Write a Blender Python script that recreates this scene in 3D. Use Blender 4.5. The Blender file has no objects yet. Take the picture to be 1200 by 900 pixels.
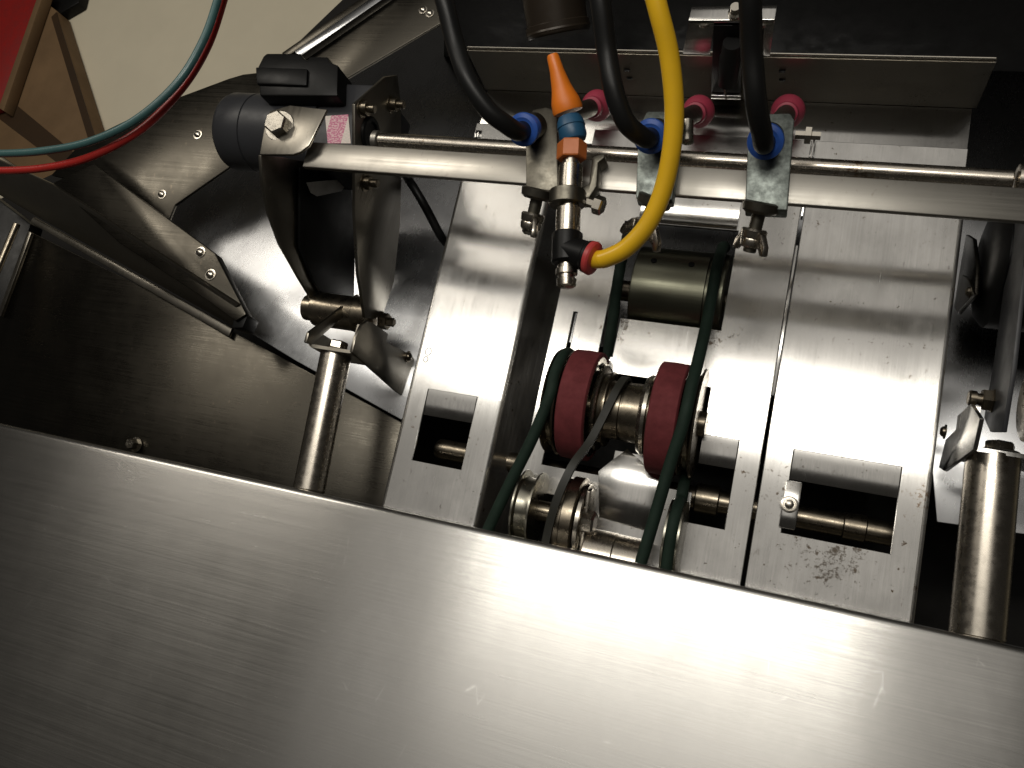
import bpy, bmesh, math, random
from mathutils import Vector, Matrix
random.seed(4)
sc = bpy.context.scene
COL = sc.collection

# ------------------------------------------------------------------ camera
F = 968.0
ax = -Vector((-2888, -455, F)).normalized()
ay = Vector((1109, -4979, F)); ay = (ay - ax * ax.dot(ay)).normalized()
az = ax.cross(ay)
RIGHT = Vector((ax.x, ay.x, az.x)); DOWN = Vector((ax.y, ay.y, az.y)); FWD = Vector((ax.z, ay.z, az.z))
CAM = FWD * -0.70
cd = bpy.data.cameras.new('camera'); cd.sensor_width = 36; cd.lens = F / 1200 * 36
cd.clip_start = 0.01; cd.clip_end = 50
cam = bpy.data.objects.new('camera', cd); COL.objects.link(cam)
m = Matrix((RIGHT, -DOWN, -FWD)).transposed().to_4x4(); m.translation = CAM
cam.matrix_world = m
sc.camera = cam

# ------------------------------------------------------------------ light
w = bpy.data.worlds.new('World'); sc.world = w; w.use_nodes = True
w.node_tree.nodes['Background'].inputs[0].default_value = (1.0, 0.93, 0.82, 1)
w.node_tree.nodes['Background'].inputs[1].default_value = 0.022

def area(name, loc, sx, sy, power, col=(1, 0.95, 0.86), aim=None):
    l = bpy.data.lights.new(name, 'AREA'); l.shape = 'RECTANGLE'; l.size = sx; l.size_y = sy
    l.energy = power; l.color = col
    o = bpy.data.objects.new(name, l); COL.objects.link(o); o.location = loc
    if aim is not None:
        o.rotation_euler = (Vector(aim) - Vector(loc)).to_track_quat('-Z', 'Y').to_euler()
    return o
area('tube_lamp', (-0.02, 0.345, 1.6), 1.0, 0.18, 8.5, (1, 0.955, 0.87))
area('far_tube_lamp', (-1.50, 0.86, 1.6), 0.9, 0.50, 12.0, (1, 0.93, 0.82))
area('ceiling_glow', (-0.1, 1.35, 2.4), 2.3, 3.3, 13.0, (1, 0.95, 0.87))

sc.view_settings.view_transform = 'Standard'
sc.view_settings.look = 'None'
sc.view_settings.exposure = 0.12
sc.view_settings.gamma = 1.0

# ------------------------------------------------------------------ pixel -> place helpers
def ray(px, py): return RIGHT * (px - 600) + DOWN * (py - 450) + FWD * F
def U(px, py, z=0.0):
    d = ray(px, py); return CAM + d * ((z - CAM.z) / d.z)
def UX(px, py, x):
    d = ray(px, py); return CAM + d * ((x - CAM.x) / d.x)
def UY(px, py, y):
    d = ray(px, py); return CAM + d * ((y - CAM.y) / d.y)
V = Vector
EX, EY, EZ = V((1, 0, 0)), V((0, 1, 0)), V((0, 0, 1))

# ------------------------------------------------------------------ materials
def nodes(name):
    mt = bpy.data.materials.new(name); mt.use_nodes = True
    nt = mt.node_tree; return mt, nt, nt.nodes['Principled BSDF']
def N(nt, t, **k):
    n = nt.nodes.new(t)
    for a, b in k.items(): setattr(n, a, b)
    return n
def noise(nt, src, scale, vec=(1, 1, 1), detail=3, rough=0.55):
    mp = N(nt, 'ShaderNodeMapping'); mp.inputs['Scale'].default_value = vec
    nt.links.new(src, mp.inputs['Vector'])
    n = N(nt, 'ShaderNodeTexNoise'); n.inputs['Scale'].default_value = scale
    n.inputs['Detail'].default_value = detail; n.inputs['Roughness'].default_value = rough
    nt.links.new(mp.outputs[0], n.inputs['Vector']); return n.outputs['Fac']
def ramp(nt, src, stops):
    r = N(nt, 'ShaderNodeValToRGB'); e = r.color_ramp.elements
    while len(e) < len(stops): e.new(0.5)
    for i, (p, c) in enumerate(stops):
        e[i].position = p; e[i].color = (*c, 1) if len(c) == 3 else c
    nt.links.new(src, r.inputs[0]); return r.outputs[0]
def rng(nt, src, a, b, c, d):
    n = N(nt, 'ShaderNodeMapRange'); n.inputs[1].default_value = a; n.inputs[2].default_value = b
    n.inputs[3].default_value = c; n.inputs[4].default_value = d
    nt.links.new(src, n.inputs[0]); return n.outputs[0]
def mixc(nt, fac, a, b):
    n = N(nt, 'ShaderNodeMix', data_type='RGBA')
    if isinstance(fac, float): n.inputs[0].default_value = fac
    else: nt.links.new(fac, n.inputs[0])
    for i, v in ((6, a), (7, b)):
        if isinstance(v, tuple): n.inputs[i].default_value = (*v, 1)
        else: nt.links.new(v, n.inputs[i])
    return n.outputs[2]
def mul(nt, a, b):
    n = N(nt, 'ShaderNodeMath', operation='MULTIPLY')
    for i, v in enumerate((a, b)):
        if isinstance(v, (int, float)): n.inputs[i].default_value = v
        else: nt.links.new(v, n.inputs[i])
    return n.outputs[0]

def steel(name, base=(0.56, 0.545, 0.52), rough=0.3, brush=None, tangent=None, aniso=0.75, spots=(), scratch=0, bump=0.06, var=0.12, fine=1.0, smudge=0.10, lv=0.06, bl=0.045, fl=0.35):
    """brushed sheet steel: brush = axis index of the grinding lines"""
    mt, nt, b = nodes(name)
    geo = N(nt, 'ShaderNodeNewGeometry').outputs['Position']
    tc = N(nt, 'ShaderNodeTexCoord').outputs['Object']
    src = geo
    sv = [1, 1, 1]
    if brush is not None:
        sv = [900 * fine] * 3; sv[brush] = 9
    else:
        sv = [160, 160, 160]
    line = noise(nt, src, 1.0, tuple(sv), 4, 0.65)
    blot = noise(nt, src, 1.0, (26, 18, 26) if brush is not None else (190, 190, 190), 4, 0.65)
    fleck = noise(nt, src, 1.0, (240, 130, 240), 2, 0.5)
    c = mixc(nt, rng(nt, blot, 0.35, 0.7, 0, 1), base, tuple(x * (1 - var) for x in base))
    c = mixc(nt, rng(nt, line, 0.3, 0.7, 0, smudge), c, tuple(x * 0.55 for x in base))
    # grime flecks
    c = mixc(nt, rng(nt, fleck, 0.68, 0.78, 0, fl), c, (0.16, 0.13, 0.10))
    for (p, r, dens, colr) in spots:
        d = N(nt, 'ShaderNodeVectorMath', operation='DISTANCE'); d.inputs[1].default_value = p
        nt.links.new(geo, d.inputs[0])
        fall = rng(nt, d.outputs['Value'], 0.0, r, 1, 0)
        f1 = noise(nt, src, 1.0, (420, 420, 420), 3, 0.7)
        f2 = noise(nt, src, 1.0, (110, 110, 110), 3, 0.6)
        s = N(nt, 'ShaderNodeMath', operation='ADD'); nt.links.new(f1, s.inputs[0]); nt.links.new(f2, s.inputs[1])
        s2 = N(nt, 'ShaderNodeMath', operation='ADD'); nt.links.new(s.outputs[0], s2.inputs[0]); nt.links.new(mul(nt, fall, dens), s2.inputs[1])
        c = mixc(nt, rng(nt, s2.outputs[0], 1.26, 1.42, 0, 0.85), c, colr)
    if scratch:
        wv = N(nt, 'ShaderNodeTexVoronoi', feature='DISTANCE_TO_EDGE')
        mp = N(nt, 'ShaderNodeMapping'); mp.inputs['Scale'].default_value = (30, 9, 1); mp.inputs['Rotation'].default_value = (0, 0, 0.5)
        nt.links.new(geo, mp.inputs[0]); nt.links.new(mp.outputs[0], wv.inputs['Vector'])
        wv.inputs['Scale'].default_value = 1.4
        msk = noise(nt, src, 1.0, (34, 34, 34), 3, 0.6)
        sc1 = mul(nt, rng(nt, wv.outputs['Distance'], 0.0, 0.012, 1, 0), rng(nt, msk, 0.60, 0.68, 0, scratch))
        c = mixc(nt, sc1, c, (0.85, 0.84, 0.82))
    nt.links.new(c, b.inputs['Base Color'])
    b.inputs['Metallic'].default_value = 1
    rr = N(nt, 'ShaderNodeMath', operation='ADD')
    nt.links.new(rng(nt, line, 0.25, 0.75, rough - lv, rough + lv), rr.inputs[0])
    nt.links.new(rng(nt, blot, 0.3, 0.7, -bl, bl), rr.inputs[1])
    nt.links.new(rr.outputs[0], b.inputs['Roughness'])
    if tangent is not None:
        b.inputs['Anisotropic'].default_value = aniso
        t = N(nt, 'ShaderNodeCombineXYZ')
        for i in range(3): t.inputs[i].default_value = tangent[i]
        nt.links.new(t.outputs[0], b.inputs['Tangent'])
    bp = N(nt, 'ShaderNodeBump'); bp.inputs['Strength'].default_value = bump; bp.inputs['Distance'].default_value = 0.0004
    nt.links.new(line, bp.inputs['Height']); nt.links.new(bp.outputs[0], b.inputs['Normal'])
    return mt

def paint(name, col, rough=0.45, var=0.25, scale=60, metallic=0.0, bump=0.05, spec=0.5):
    mt, nt, b = nodes(name)
    tc = N(nt, 'ShaderNodeTexCoord').outputs['Object']
    n1 = noise(nt, tc, scale, (1, 1, 1), 4, 0.6)
    n2 = noise(nt, tc, scale * 7, (1, 1, 1), 2, 0.5)
    c = mixc(nt, rng(nt, n1, 0.3, 0.7, 0, 1), col, tuple(x * (1 - var) for x in col))
    nt.links.new(c, b.inputs['Base Color'])
    nt.links.new(rng(nt, n1, 0.3, 0.7, rough - 0.06, rough + 0.08), b.inputs['Roughness'])
    b.inputs['Metallic'].default_value = metallic
    b.inputs['Specular IOR Level'].default_value = spec
    bp = N(nt, 'ShaderNodeBump'); bp.inputs['Strength'].default_value = bump; bp.inputs['Distance'].default_value = 0.0006
    nt.links.new(n2, bp.inputs['Height']); nt.links.new(bp.outputs[0], b.inputs['Normal'])
    return mt

RUST = (0.20, 0.12, 0.06); GRIME = (0.10, 0.075, 0.05)
def sp(px, py, r, d, c=RUST): return (tuple(U(px, py, 0.0)), r, d, c)
M = {}
M['plate'] = steel('brushed plate steel', (0.60, 0.588, 0.565), 0.22, 1, (1, 0, 0), 0.95, spots=[
    sp(975, 655, 0.045, 0.34, GRIME), sp(1090, 590, 0.028, 0.34), sp(1075, 690, 0.02, 0.22), sp(915, 560, 0.035, 0.2, GRIME),
    sp(840, 395, 0.03, 0.26, GRIME), sp(725, 385, 0.02, 0.36, GRIME), sp(1050, 420, 0.05, 0.12, GRIME), sp(855, 460, 0.04, 0.14, GRIME),
    sp(480, 490, 0.02, 0.14, RUST), sp(800, 640, 0.03, 0.12, GRIME)], smudge=0.14, bump=0.02, lv=0.035)
M['cover'] = steel('brushed cover steel', (0.48, 0.47, 0.448), 0.245, 0, (0, 1, 0), 0.80, scratch=0.35, lv=0.03, bl=0.015, fl=0.0, bump=0.04, smudge=0.22, fine=0.9)
M['tray'] = steel('satin tray steel', (0.52, 0.525, 0.535), 0.27, 1, (1, 0, 0), 0.85, bump=0.01, smudge=0.03, lv=0.02)
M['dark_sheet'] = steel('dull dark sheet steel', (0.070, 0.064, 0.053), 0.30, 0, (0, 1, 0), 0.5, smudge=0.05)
M['bracket'] = steel('bracket steel', (0.29, 0.268, 0.228), 0.33, 1, (1, 0, 0), 0.4)
M['rail'] = steel('rail steel', (0.42, 0.40, 0.36), 0.36, 0, (0, 1, 0), 0.3, smudge=0.12)
M['rod'] = steel('round rod steel', (0.58, 0.53, 0.46), 0.26, None, spots=[
    (tuple(U(1000, 197, 0.085)), 0.035, 0.42, RUST), (tuple(U(610, 172, 0.085)), 0.02, 0.40, RUST)], bump=0.02)
M['post'] = steel('turned post steel', (0.48, 0.44, 0.38), 0.27, None, bump=0.03, smudge=0.15)
M['bolt'] = steel('bolt steel', (0.58, 0.54, 0.47), 0.25, None, bump=0.03)
M['old'] = steel('oily worn steel', (0.30, 0.26, 0.20), 0.30, None, bump=0.05, var=0.35)
M['galv'] = steel('galvanised block steel', (0.27, 0.30, 0.28), 0.50, None, bump=0.25, var=0.6)
M['olive'] = steel('tarnished block steel', (0.17, 0.158, 0.13), 0.42, None, bump=0.1, var=0.3)
M['drum'] = steel('olive anodised drum', (0.20, 0.20, 0.15), 0.36, 0, (1, 0, 0), 0.3, smudge=0.05)
M['brass'] = steel('yellow zinc pulley', (0.34, 0.325, 0.27), 0.30, None, bump=0.02)
M['black'] = paint('black paint', (0.007, 0.007, 0.007), 0.38, spec=0.18)
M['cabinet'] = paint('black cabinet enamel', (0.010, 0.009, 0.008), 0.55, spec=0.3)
M['rubber'] = paint('black hose rubber', (0.010, 0.010, 0.010), 0.40, bump=0.03, spec=0.25)
M['green'] = paint('dark green belt', (0.015, 0.030, 0.021), 0.7, var=0.35, spec=0.2)
M['flatbelt'] = paint('grey flat belt', (0.030, 0.030, 0.025), 0.5, spec=0.3)
M['red_tyre'] = paint('dark red urethane', (0.165, 0.030, 0.034), 0.8, var=0.35, scale=90, bump=0.15, spec=0.3)
M['blue'] = paint('blue plastic collar', (0.035, 0.12, 0.50), 0.35)
M['blue2'] = paint('dull blue plastic', (0.020, 0.095, 0.19), 0.4)
M['orange'] = paint('orange plastic', (0.80, 0.20, 0.012), 0.42, var=0.08)
M['orange2'] = paint('dirty orange plastic', (0.58, 0.16, 0.035), 0.45, var=0.2)
M['yellow'] = paint('yellow hose', (0.85, 0.50, 0.018), 0.32, var=0.12, scale=30, bump=0.02)
M['pink'] = paint('pink suction cup rubber', (0.36, 0.040, 0.075), 0.5, var=0.15)
M['redcollar'] = paint('red plastic collar', (0.52, 0.055, 0.055), 0.4)
M['red_hose'] = paint('red hose', (0.42, 0.025, 0.020), 0.35)
M['teal_hose'] = paint('teal hose', (0.055, 0.13, 0.13), 0.35)
M['motor'] = paint('grey motor paint', (0.034, 0.035, 0.039), 0.42, var=0.15, spec=0.35)
M['floor'] = paint('beige painted floor', (0.74, 0.675, 0.52), 0.6, var=0.14, scale=3, bump=0.2)
M['card'] = paint('brown cardboard', (0.20, 0.12, 0.055), 0.75, var=0.25, scale=9)
M['tape'] = paint('dark packing tape', (0.055, 0.032, 0.016), 0.4, var=0.3, scale=14)
M['redbin'] = paint('red plastic bin', (0.30, 0.012, 0.010), 0.45)
M['whitetag'] = paint('white sticker', (0.5, 0.49, 0.47), 0.5)
M['ink'] = paint('grey pencil mark', (0.12, 0.11, 0.10), 0.7)
M['dark_tube'] = paint('dark brown tube', (0.035, 0.026, 0.018), 0.35, metallic=0.3)
mt, nt, b = nodes('pink and white motor label')
tc = N(nt, 'ShaderNodeTexCoord').outputs['Generated']
sx = N(nt, 'ShaderNodeSeparateXYZ'); nt.links.new(tc, sx.inputs[0])
stp = ramp(nt, sx.outputs[0], [(0.0, (0.55, 0.50, 0.44)), (0.18, (0.45, 0.10, 0.20)), (0.66, (0.45, 0.10, 0.20)), (0.70, (0.55, 0.50, 0.44))])
stp.node.color_ramp.interpolation = 'CONSTANT'
txt = noise(nt, tc, 1.0, (14, 26, 1), 2, 0.5)
nt.links.new(mixc(nt, rng(nt, txt, 0.50, 0.56, 0, 0.65), stp, (0.70, 0.55, 0.52)), b.inputs['Base Color'])
b.inputs['Roughness'].default_value = 0.4
M['label'] = mt

# ------------------------------------------------------------------ mesh helpers
def merge(bm, tmp):
    me = bpy.data.meshes.new('tmp'); tmp.to_mesh(me); tmp.free(); bm.from_mesh(me); bpy.data.meshes.remove(me)
def bev(tmp, off, seg=2, ang=35):
    if off <= 0: return
    bmesh.ops.recalc_face_normals(tmp, faces=tmp.faces)
    ed = [e for e in tmp.edges if len(e.link_faces) == 2 and e.calc_face_angle(0) > math.radians(ang)]
    bmesh.ops.bevel(tmp, geom=ed, offset=off, segments=seg, affect='EDGES', profile=0.5, clamp_overlap=True)
def prism(bm, pts, vec, bevel=0.0006, seg=2):
    t = bmesh.new(); vs = [t.verts.new(p) for p in pts]; f = t.faces.new(vs)
    r = bmesh.ops.extrude_face_region(t, geom=[f])
    for v in r['geom']:
        if isinstance(v, bmesh.types.BMVert): v.co += V(vec)
    bev(t, bevel, seg); bmesh.ops.recalc_face_normals(t, faces=t.faces); merge(bm, t); return bm
def box(bm, c, size, rot=None, bevel=0.0008):
    t = bmesh.new(); bmesh.ops.create_cube(t, size=1)
    for v in t.verts:
        p = V((v.co.x * size[0], v.co.y * size[1], v.co.z * size[2])); v.co = (rot @ p if rot else p) + V(c)
    bev(t, bevel); merge(bm, t); return bm
def frame(d):
    d = V(d).normalized(); a = V((0, 0, 1)) if abs(d.z) < 0.9 else V((0, 1, 0))
    u = d.cross(a).normalized(); return d, u, d.cross(u)
def lathe(bm, p, d, prof, seg=36, rot=0.0, cap=True, bevel=0):
    d, u, v = frame(d); t = bmesh.new(); rings = []
    for (s, r) in prof:
        rings.append([t.verts.new(V(p) + d * s + (u * math.cos(rot + 2 * math.pi * i / seg) + v * math.sin(rot + 2 * math.pi * i / seg)) * max(r, 1e-5)) for i in range(seg)])
    for a, b_ in zip(rings, rings[1:]):
        for i in range(seg):
            t.faces.new((a[i], a[(i + 1) % seg], b_[(i + 1) % seg], b_[i]))
    if cap: t.faces.new(rings[0][::-1]); t.faces.new(rings[-1])
    if bevel: bev(t, bevel)
    bmesh.ops.recalc_face_normals(t, faces=t.faces); merge(bm, t); return bm
def cyl(bm, a, b_, r, seg=32, bevel=0.0008):
    a, b_ = V(a), V(b_); L = (b_ - a).length; e = min(bevel, r * .5)
    return lathe(bm, a, b_ - a, [(0, r - e), (e, r), (L - e, r), (L, r - e)], seg)
def smooth_path(pts, n=10):
    pts = [V(p) for p in pts]; out = []
    q = [pts[0] * 2 - pts[1]] + pts + [pts[-1] * 2 - pts[-2]]
    for i in range(1, len(q) - 2):
        p0, p1, p2, p3 = q[i - 1:i + 3]
        for k in range(n):
            t = k / n
            out.append(0.5 * (2 * p1 + (p2 - p0) * t + (2 * p0 - 5 * p1 + 4 * p2 - p3) * t * t + (3 * p1 - p0 - 3 * p2 + p3) * t ** 3))
    out.append(pts[-1]); return out
def tube(bm, pts, r, seg=16, n=10, smooth=True, closed=False, flat=None):
    P = smooth_path(pts, n) if smooth else [V(p) for p in pts]
    t = bmesh.new(); rings = []; d0 = (P[1] - P[0]).normalized(); _, u, _ = frame(d0)
    for i, p in enumerate(P):
        if closed: d = (P[(i + 1) % len(P)] - P[i - 1]).normalized()
        else: d = (P[min(i + 1, len(P) - 1)] - P[max(i - 1, 0)]).normalized()
        if flat is not None: u = V(flat)
        u = (u - d * u.dot(d)).normalized(); v = d.cross(u)
        ru, rv = (r if not isinstance(r, tuple) else r[0]), (r if not isinstance(r, tuple) else r[1])
        if isinstance(r, tuple):
            cs = [(1, -1), (1, 1), (-1, 1), (-1, -1)]
            rings.append([t.verts.new(p + u * ru * a + v * rv * b_) for a, b_ in cs])
        else:
            rings.append([t.verts.new(p + (u * math.cos(2 * math.pi * k / seg) * ru + v * math.sin(2 * math.pi * k / seg) * rv)) for k in range(seg)])
    sg = len(rings[0]); rr = list(zip(rings, rings[1:]))
    if closed: rr.append((rings[-1], rings[0]))
    for a, b_ in rr:
        for k in range(sg): t.faces.new((a[k], a[(k + 1) % sg], b_[(k + 1) % sg], b_[k]))
    if not closed: t.faces.new(rings[0][::-1]); t.faces.new(rings[-1])
    bmesh.ops.recalc_face_normals(t, faces=t.faces); merge(bm, t); return bm
def ribbon(bm, prof, a_axis, b_axis, along, l0, l1, thick):
    """bent sheet: prof = [(a,b)] in the (a_axis,b_axis) plane, swept along from l0 to l1, given thickness"""
    t = bmesh.new(); A = []; B = []
    for (a, b_) in prof:
        q = a_axis * a + b_axis * b_
        A.append(t.verts.new(q + along * l0)); B.append(t.verts.new(q + along * l1))
    for i in range(len(prof) - 1): t.faces.new((A[i], A[i + 1], B[i + 1], B[i]))
    bmesh.ops.recalc_face_normals(t, faces=t.faces)
    bmesh.ops.solidify(t, geom=t.faces[:], thickness=thick)
    bmesh.ops.recalc_face_normals(t, faces=t.faces); merge(bm, t); return bm
def arc(c, r, a0, a1, n=6):
    return [(c[0] + r * math.cos(math.radians(a0 + (a1 - a0) * i / n)), c[1] + r * math.sin(math.radians(a0 + (a1 - a0) * i / n))) for i in range(n + 1)]
def grid_plate(xs, ys, holes, zf, thick, bevel=0.0005):
    t = bmesh.new(); vs = {}
    def g(i, j):
        if (i, j) not in vs: vs[i, j] = t.verts.new((xs[i], ys[j], zf(xs[i], ys[j])))
        return vs[i, j]
    for i in range(len(xs) - 1):
        for j in range(len(ys) - 1):
            cx, cy = (xs[i] + xs[i + 1]) / 2, (ys[j] + ys[j + 1]) / 2
            if any(h[0] < cx < h[1] and h[2] < cy < h[3] for h in holes): continue
            t.faces.new((g(i, j), g(i + 1, j), g(i + 1, j + 1), g(i, j + 1)))
    r = bmesh.ops.extrude_face_region(t, geom=t.faces[:])
    # original faces become the underside; the extruded copies are the top
    for v in t.verts: pass
    new = {v for v in r['geom'] if isinstance(v, bmesh.types.BMVert)}
    for v in t.verts:
        if v not in new: v.co.z -= thick
    bmesh.ops.recalc_face_normals(t, faces=t.faces)
    if bevel: bev(t, bevel, 1, 50)
    return t
def obj(name, bm, mat, parent=None, angle=32):
    off = V(parent['_o']) if parent is not None else V((0, 0, 0))
    if off.length: bmesh.ops.translate(bm, verts=bm.verts, vec=-off)
    me = bpy.data.meshes.new(name); bm.to_mesh(me); bm.free()
    me.materials.append(M[mat])
    for p in me.polygons: p.use_smooth = True
    me.set_sharp_from_angle(angle=math.radians(angle))
    o = bpy.data.objects.new(name, me); COL.objects.link(o)
    if parent is not None: o.parent = parent
    o['_o'] = list(off); return o
def thing(name, label, cat, loc, group=None):
    o = bpy.data.objects.new(name, None); o.empty_display_size = 0.02; COL.objects.link(o)
    o.location = loc; o['_o'] = list(loc); tag(o, label, cat, group); return o
def tag(o, label, cat, group=None, kind=None):
    o['label'] = label; o['category'] = cat
    if group: o['group'] = group
    if kind: o['kind'] = kind
    return o
def single(name, bm, mat, label, cat, group=None):
    """a thing that is one mesh: origin at its lowest middle"""
    lo = min(v.co.z for v in bm.verts); c = sum((v.co for v in bm.verts), V()) / len(bm.verts)
    loc = V((c.x, c.y, lo)); bmesh.ops.translate(bm, verts=bm.verts, vec=-loc)
    o = obj(name, bm, mat); o.location = loc; tag(o, label, cat, group); return o
def B(): return bmesh.new()
def px_poly(pts, z): return [U(a, b_, z) for a, b_ in pts]
def hexbolt(bm, p, d, r=0.006, h=0.004, washer=True, rot=0.2):
    p, d = V(p), V(d).normalized()
    if washer: lathe(bm, p, d, [(0, r * 1.25), (0.0008, r * 1.3), (0.0012, r * 1.25)], 28); p = p + d * 0.0012
    lathe(bm, p, d, [(0, r), (h * .8, r), (h, r * .86)], 6, rot); return bm
def screw(bm, p, d, r=0.004):
    lathe(bm, p, d, [(0, r * 1.4), (0.0008, r * 1.4), (0.0009, r), (r * .6, r * .95), (r * .9, r * .6), (r * 1.0, 0.0001)], 20); return bm

# ================================================================== SETTING
b_ = B(); box(b_, (0, 0, -0.86), (14, 14, 0.02), bevel=0)
fl = obj('floor', b_, 'floor'); fl['kind'] = 'structure'

# ------------------------------------------------------------------ black cabinet below everything
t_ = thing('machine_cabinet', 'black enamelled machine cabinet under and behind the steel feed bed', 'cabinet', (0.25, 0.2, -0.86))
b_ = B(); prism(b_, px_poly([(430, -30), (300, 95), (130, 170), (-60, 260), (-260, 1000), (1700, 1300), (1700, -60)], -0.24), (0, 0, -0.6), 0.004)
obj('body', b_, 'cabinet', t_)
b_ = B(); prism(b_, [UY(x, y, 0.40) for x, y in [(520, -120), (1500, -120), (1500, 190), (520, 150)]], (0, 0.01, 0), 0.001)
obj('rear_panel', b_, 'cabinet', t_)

# ------------------------------------------------------------------ base tray (bright sheet under the bed)
t_ = thing('base_tray', 'satin steel base sheet lying under the feed plates with a warm glare at left', 'tray', (0, 0.1, -0.066))
TN = V((0, 0.185, 1)).normalized(); T0 = V((0, 0, -0.060))
def UT(px, py):
    d = ray(px, py); return CAM + d * ((T0 - CAM).dot(TN) / d.dot(TN))
b_ = B(); prism(b_, [UT(*q) for q in [(215, 215), (330, 120), (470, 20), (1300, 30), (1300, 640), (1098, 612), (1085, 470), (900, 430), (575, 390), (520, 430), (470, 492), (345, 422), (285, 385), (255, 330), (200, 255)]], (0, 0, -0.003), 0.0008)
obj('sheet', b_, 'tray', t_)

# ================================================================== FEED BED
YB, YT, YF = -0.016, 0.241, -0.19
TILT = math.tan(math.radians(1.1))
def zf(x, y): return 0.0 if y >= YB else (y - YB) * TILT
bed = thing('feed_bed', 'brushed steel feed plates with square windows and rear flange, middle of the picture', 'feed bed', (0.117, 0.05, -0.06))
# left plate
XL0, XL1 = -0.093, -0.005
t = grid_plate([XL0 + .003, -0.089, -0.083, -0.074, -0.028, XL1 - .003], [YF, -0.079, YB, 0.222, 0.233, YT],
               [(-0.074, -0.028, -0.079, YB), (-0.089, -0.083, 0.222, 0.233)], zf, 0.003)
o = obj('left_plate', t, 'plate', bed)
def side_skirt(name, x, sgn, y0, y1, depth, parent, mat='plate', slant=0.0):
    r = 0.003; pr = arc((x - sgn * r, -r), r, 90, 90 - sgn * 90, 6) if sgn > 0 else arc((x + r, -r), r, 90, 180, 6)
    pr = pr + [(x + slant, -depth)]
    for (ya, yb, drop) in ((YB, y1, 0), (y0, YB, 1)):
        bm = B(); ribbon(bm, pr, EX, EZ, EY, ya, yb, 0.0022)
        if drop:
            for v in bm.verts: v.co.z += (v.co.y - YB) * TILT
        obj(name, bm, mat, parent)
side_skirt('side_skirt', XL1, 1, YF, YT - .02, 0.055, bed, 'plate', 0.017)
side_skirt('side_skirt', XL0, -1, YF, YT - .02, 0.040, bed)
# centre plate
XC0, XC1 = 0.024, 0.2083
t = grid_plate([XC0, 0.040, 0.043, 0.068, 0.080, 0.097, 0.127, 0.1625, 0.1905, XC1],
               [YF, -0.150, -0.085, -0.062, -0.040, YB, 0.022, 0.036, 0.070, 0.090, 0.156, 0.225, YT],
               [(0.080, 0.1625, 0.070, 0.156), (0.068, 0.080, 0.036, 0.156), (0.040, 0.097, -0.062, 0.022), (0.097, 0.127, -0.040, 0.022),
                (0.127, 0.1625, -0.062, 0.022), (0.1625, 0.1905, -0.085, YB), (0.040, 0.043, 0.036, 0.070), (0.043, 0.080, -0.150, -0.085)], zf, 0.003)
obj('centre_plate', t, 'plate', bed)
b_ = B(); ribbon(b_, [(XC0 + .002, -0.0032), (XC0 + .002, -0.05)], EX, EZ, EY, YF, 0.13, 0.002); obj('side_skirt', b_, 'bracket', bed)
# right plate
XR0, XR1 = 0.2113, 0.327
t = grid_plate([XR0, 0.231, 0.306, 0.311, 0.317, XR1 - .003], [YF, -0.079, YB, 0.208, 0.219, YT],
               [(0.231, 0.306, -0.079, YB), (0.311, 0.317, 0.208, 0.219)], zf, 0.003)
obj('right_plate', t, 'plate', bed)
side_skirt('side_skirt', XR1, 1, YF, YT - .02, 0.045, bed)
# tabs bent down into the windows
def tab(x0, x1):
    pr = [(YB + .0001, 0.0), (YB - .004, -0.00008), (YB - .008, -0.00030), (YB - .012, -0.00068), (YB - .016, -0.00122), (YB - .020, -0.0019), (YB - .0225, -0.0024)]
    b = B(); ribbon(b, pr, EY, EZ, EX, x0 + .0004, x1 - .0004, 0.0022); return b
for x0, x1 in ((-0.074, -0.028), (0.1625, 0.1905), (0.231, 0.306)):
    obj('window_tab', tab(x0, x1), 'plate', bed)
b_ = B(); prism(b_, px_poly([(701, 552), (716, 540), (735, 526), (752, 541), (773, 558), (777, 575), (756, 622), (702, 606)], 0.0006), (0, 0, -0.0012), 0.0003); obj('tongue', b_, 'plate', bed)
# thin seam strip between centre and right plates
b_ = B(); box(b_, (0.2098, (0.065 + 0.105) / 2 + .0, 0.0010), (0.0022, 0.125, 0.0016), bevel=0.0004); obj('seam_strip', b_, 'plate', bed)
b_ = B(); box(b_, (0.2100, 0.205, 0.004), (0.0016, 0.07, 0.008), bevel=0.0003); obj('seam_fin', b_, 'plate', bed)
# rear sheet and flange
b_ = B(); box(b_, (0.1175, 0.255, -0.0055), (0.413, 0.052, 0.002), bevel=0.0003); obj('rear_sheet', b_, 'plate', bed)
fg = B(); ribbon(fg, [(0.2805, -0.0045)] + [(0.2815, 0.0)] + [(0.2835, 0.051)], EY, EZ, EX, -0.092, 0.327, 0.0018)
flange = obj('rear_flange', fg, 'bracket', bed)
b_ = B(); cyl(b_, (-0.092, 0.2842, 0.0522), (0.327, 0.2842, 0.0522), 0.0012, 10); obj('flange_edge', b_, 'bolt', flange)
for px, py in ((735, 81), (738, 90), (917, 82), (917, 92)):
    p = UY(px, py, 0.2815); b_ = B(); box(b_, p + V((0, -.0012, 0)), (0.005, 0.002, 0.0014), bevel=0.0003); obj('punch_mark', b_, 'black', flange)
# raised sheet above the drum opening (tilted up towards the lamp)
b_ = B(); ribbon(b_, [(0.157, -0.0035), (0.157, 0.0006), (0.1605, 0.0024), (0.196, -0.0002 + .0012)], EY, EZ, EX, 0.0795, 0.161, 0.0015); obj('drum_lip', b_, 'plate', bed)
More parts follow.
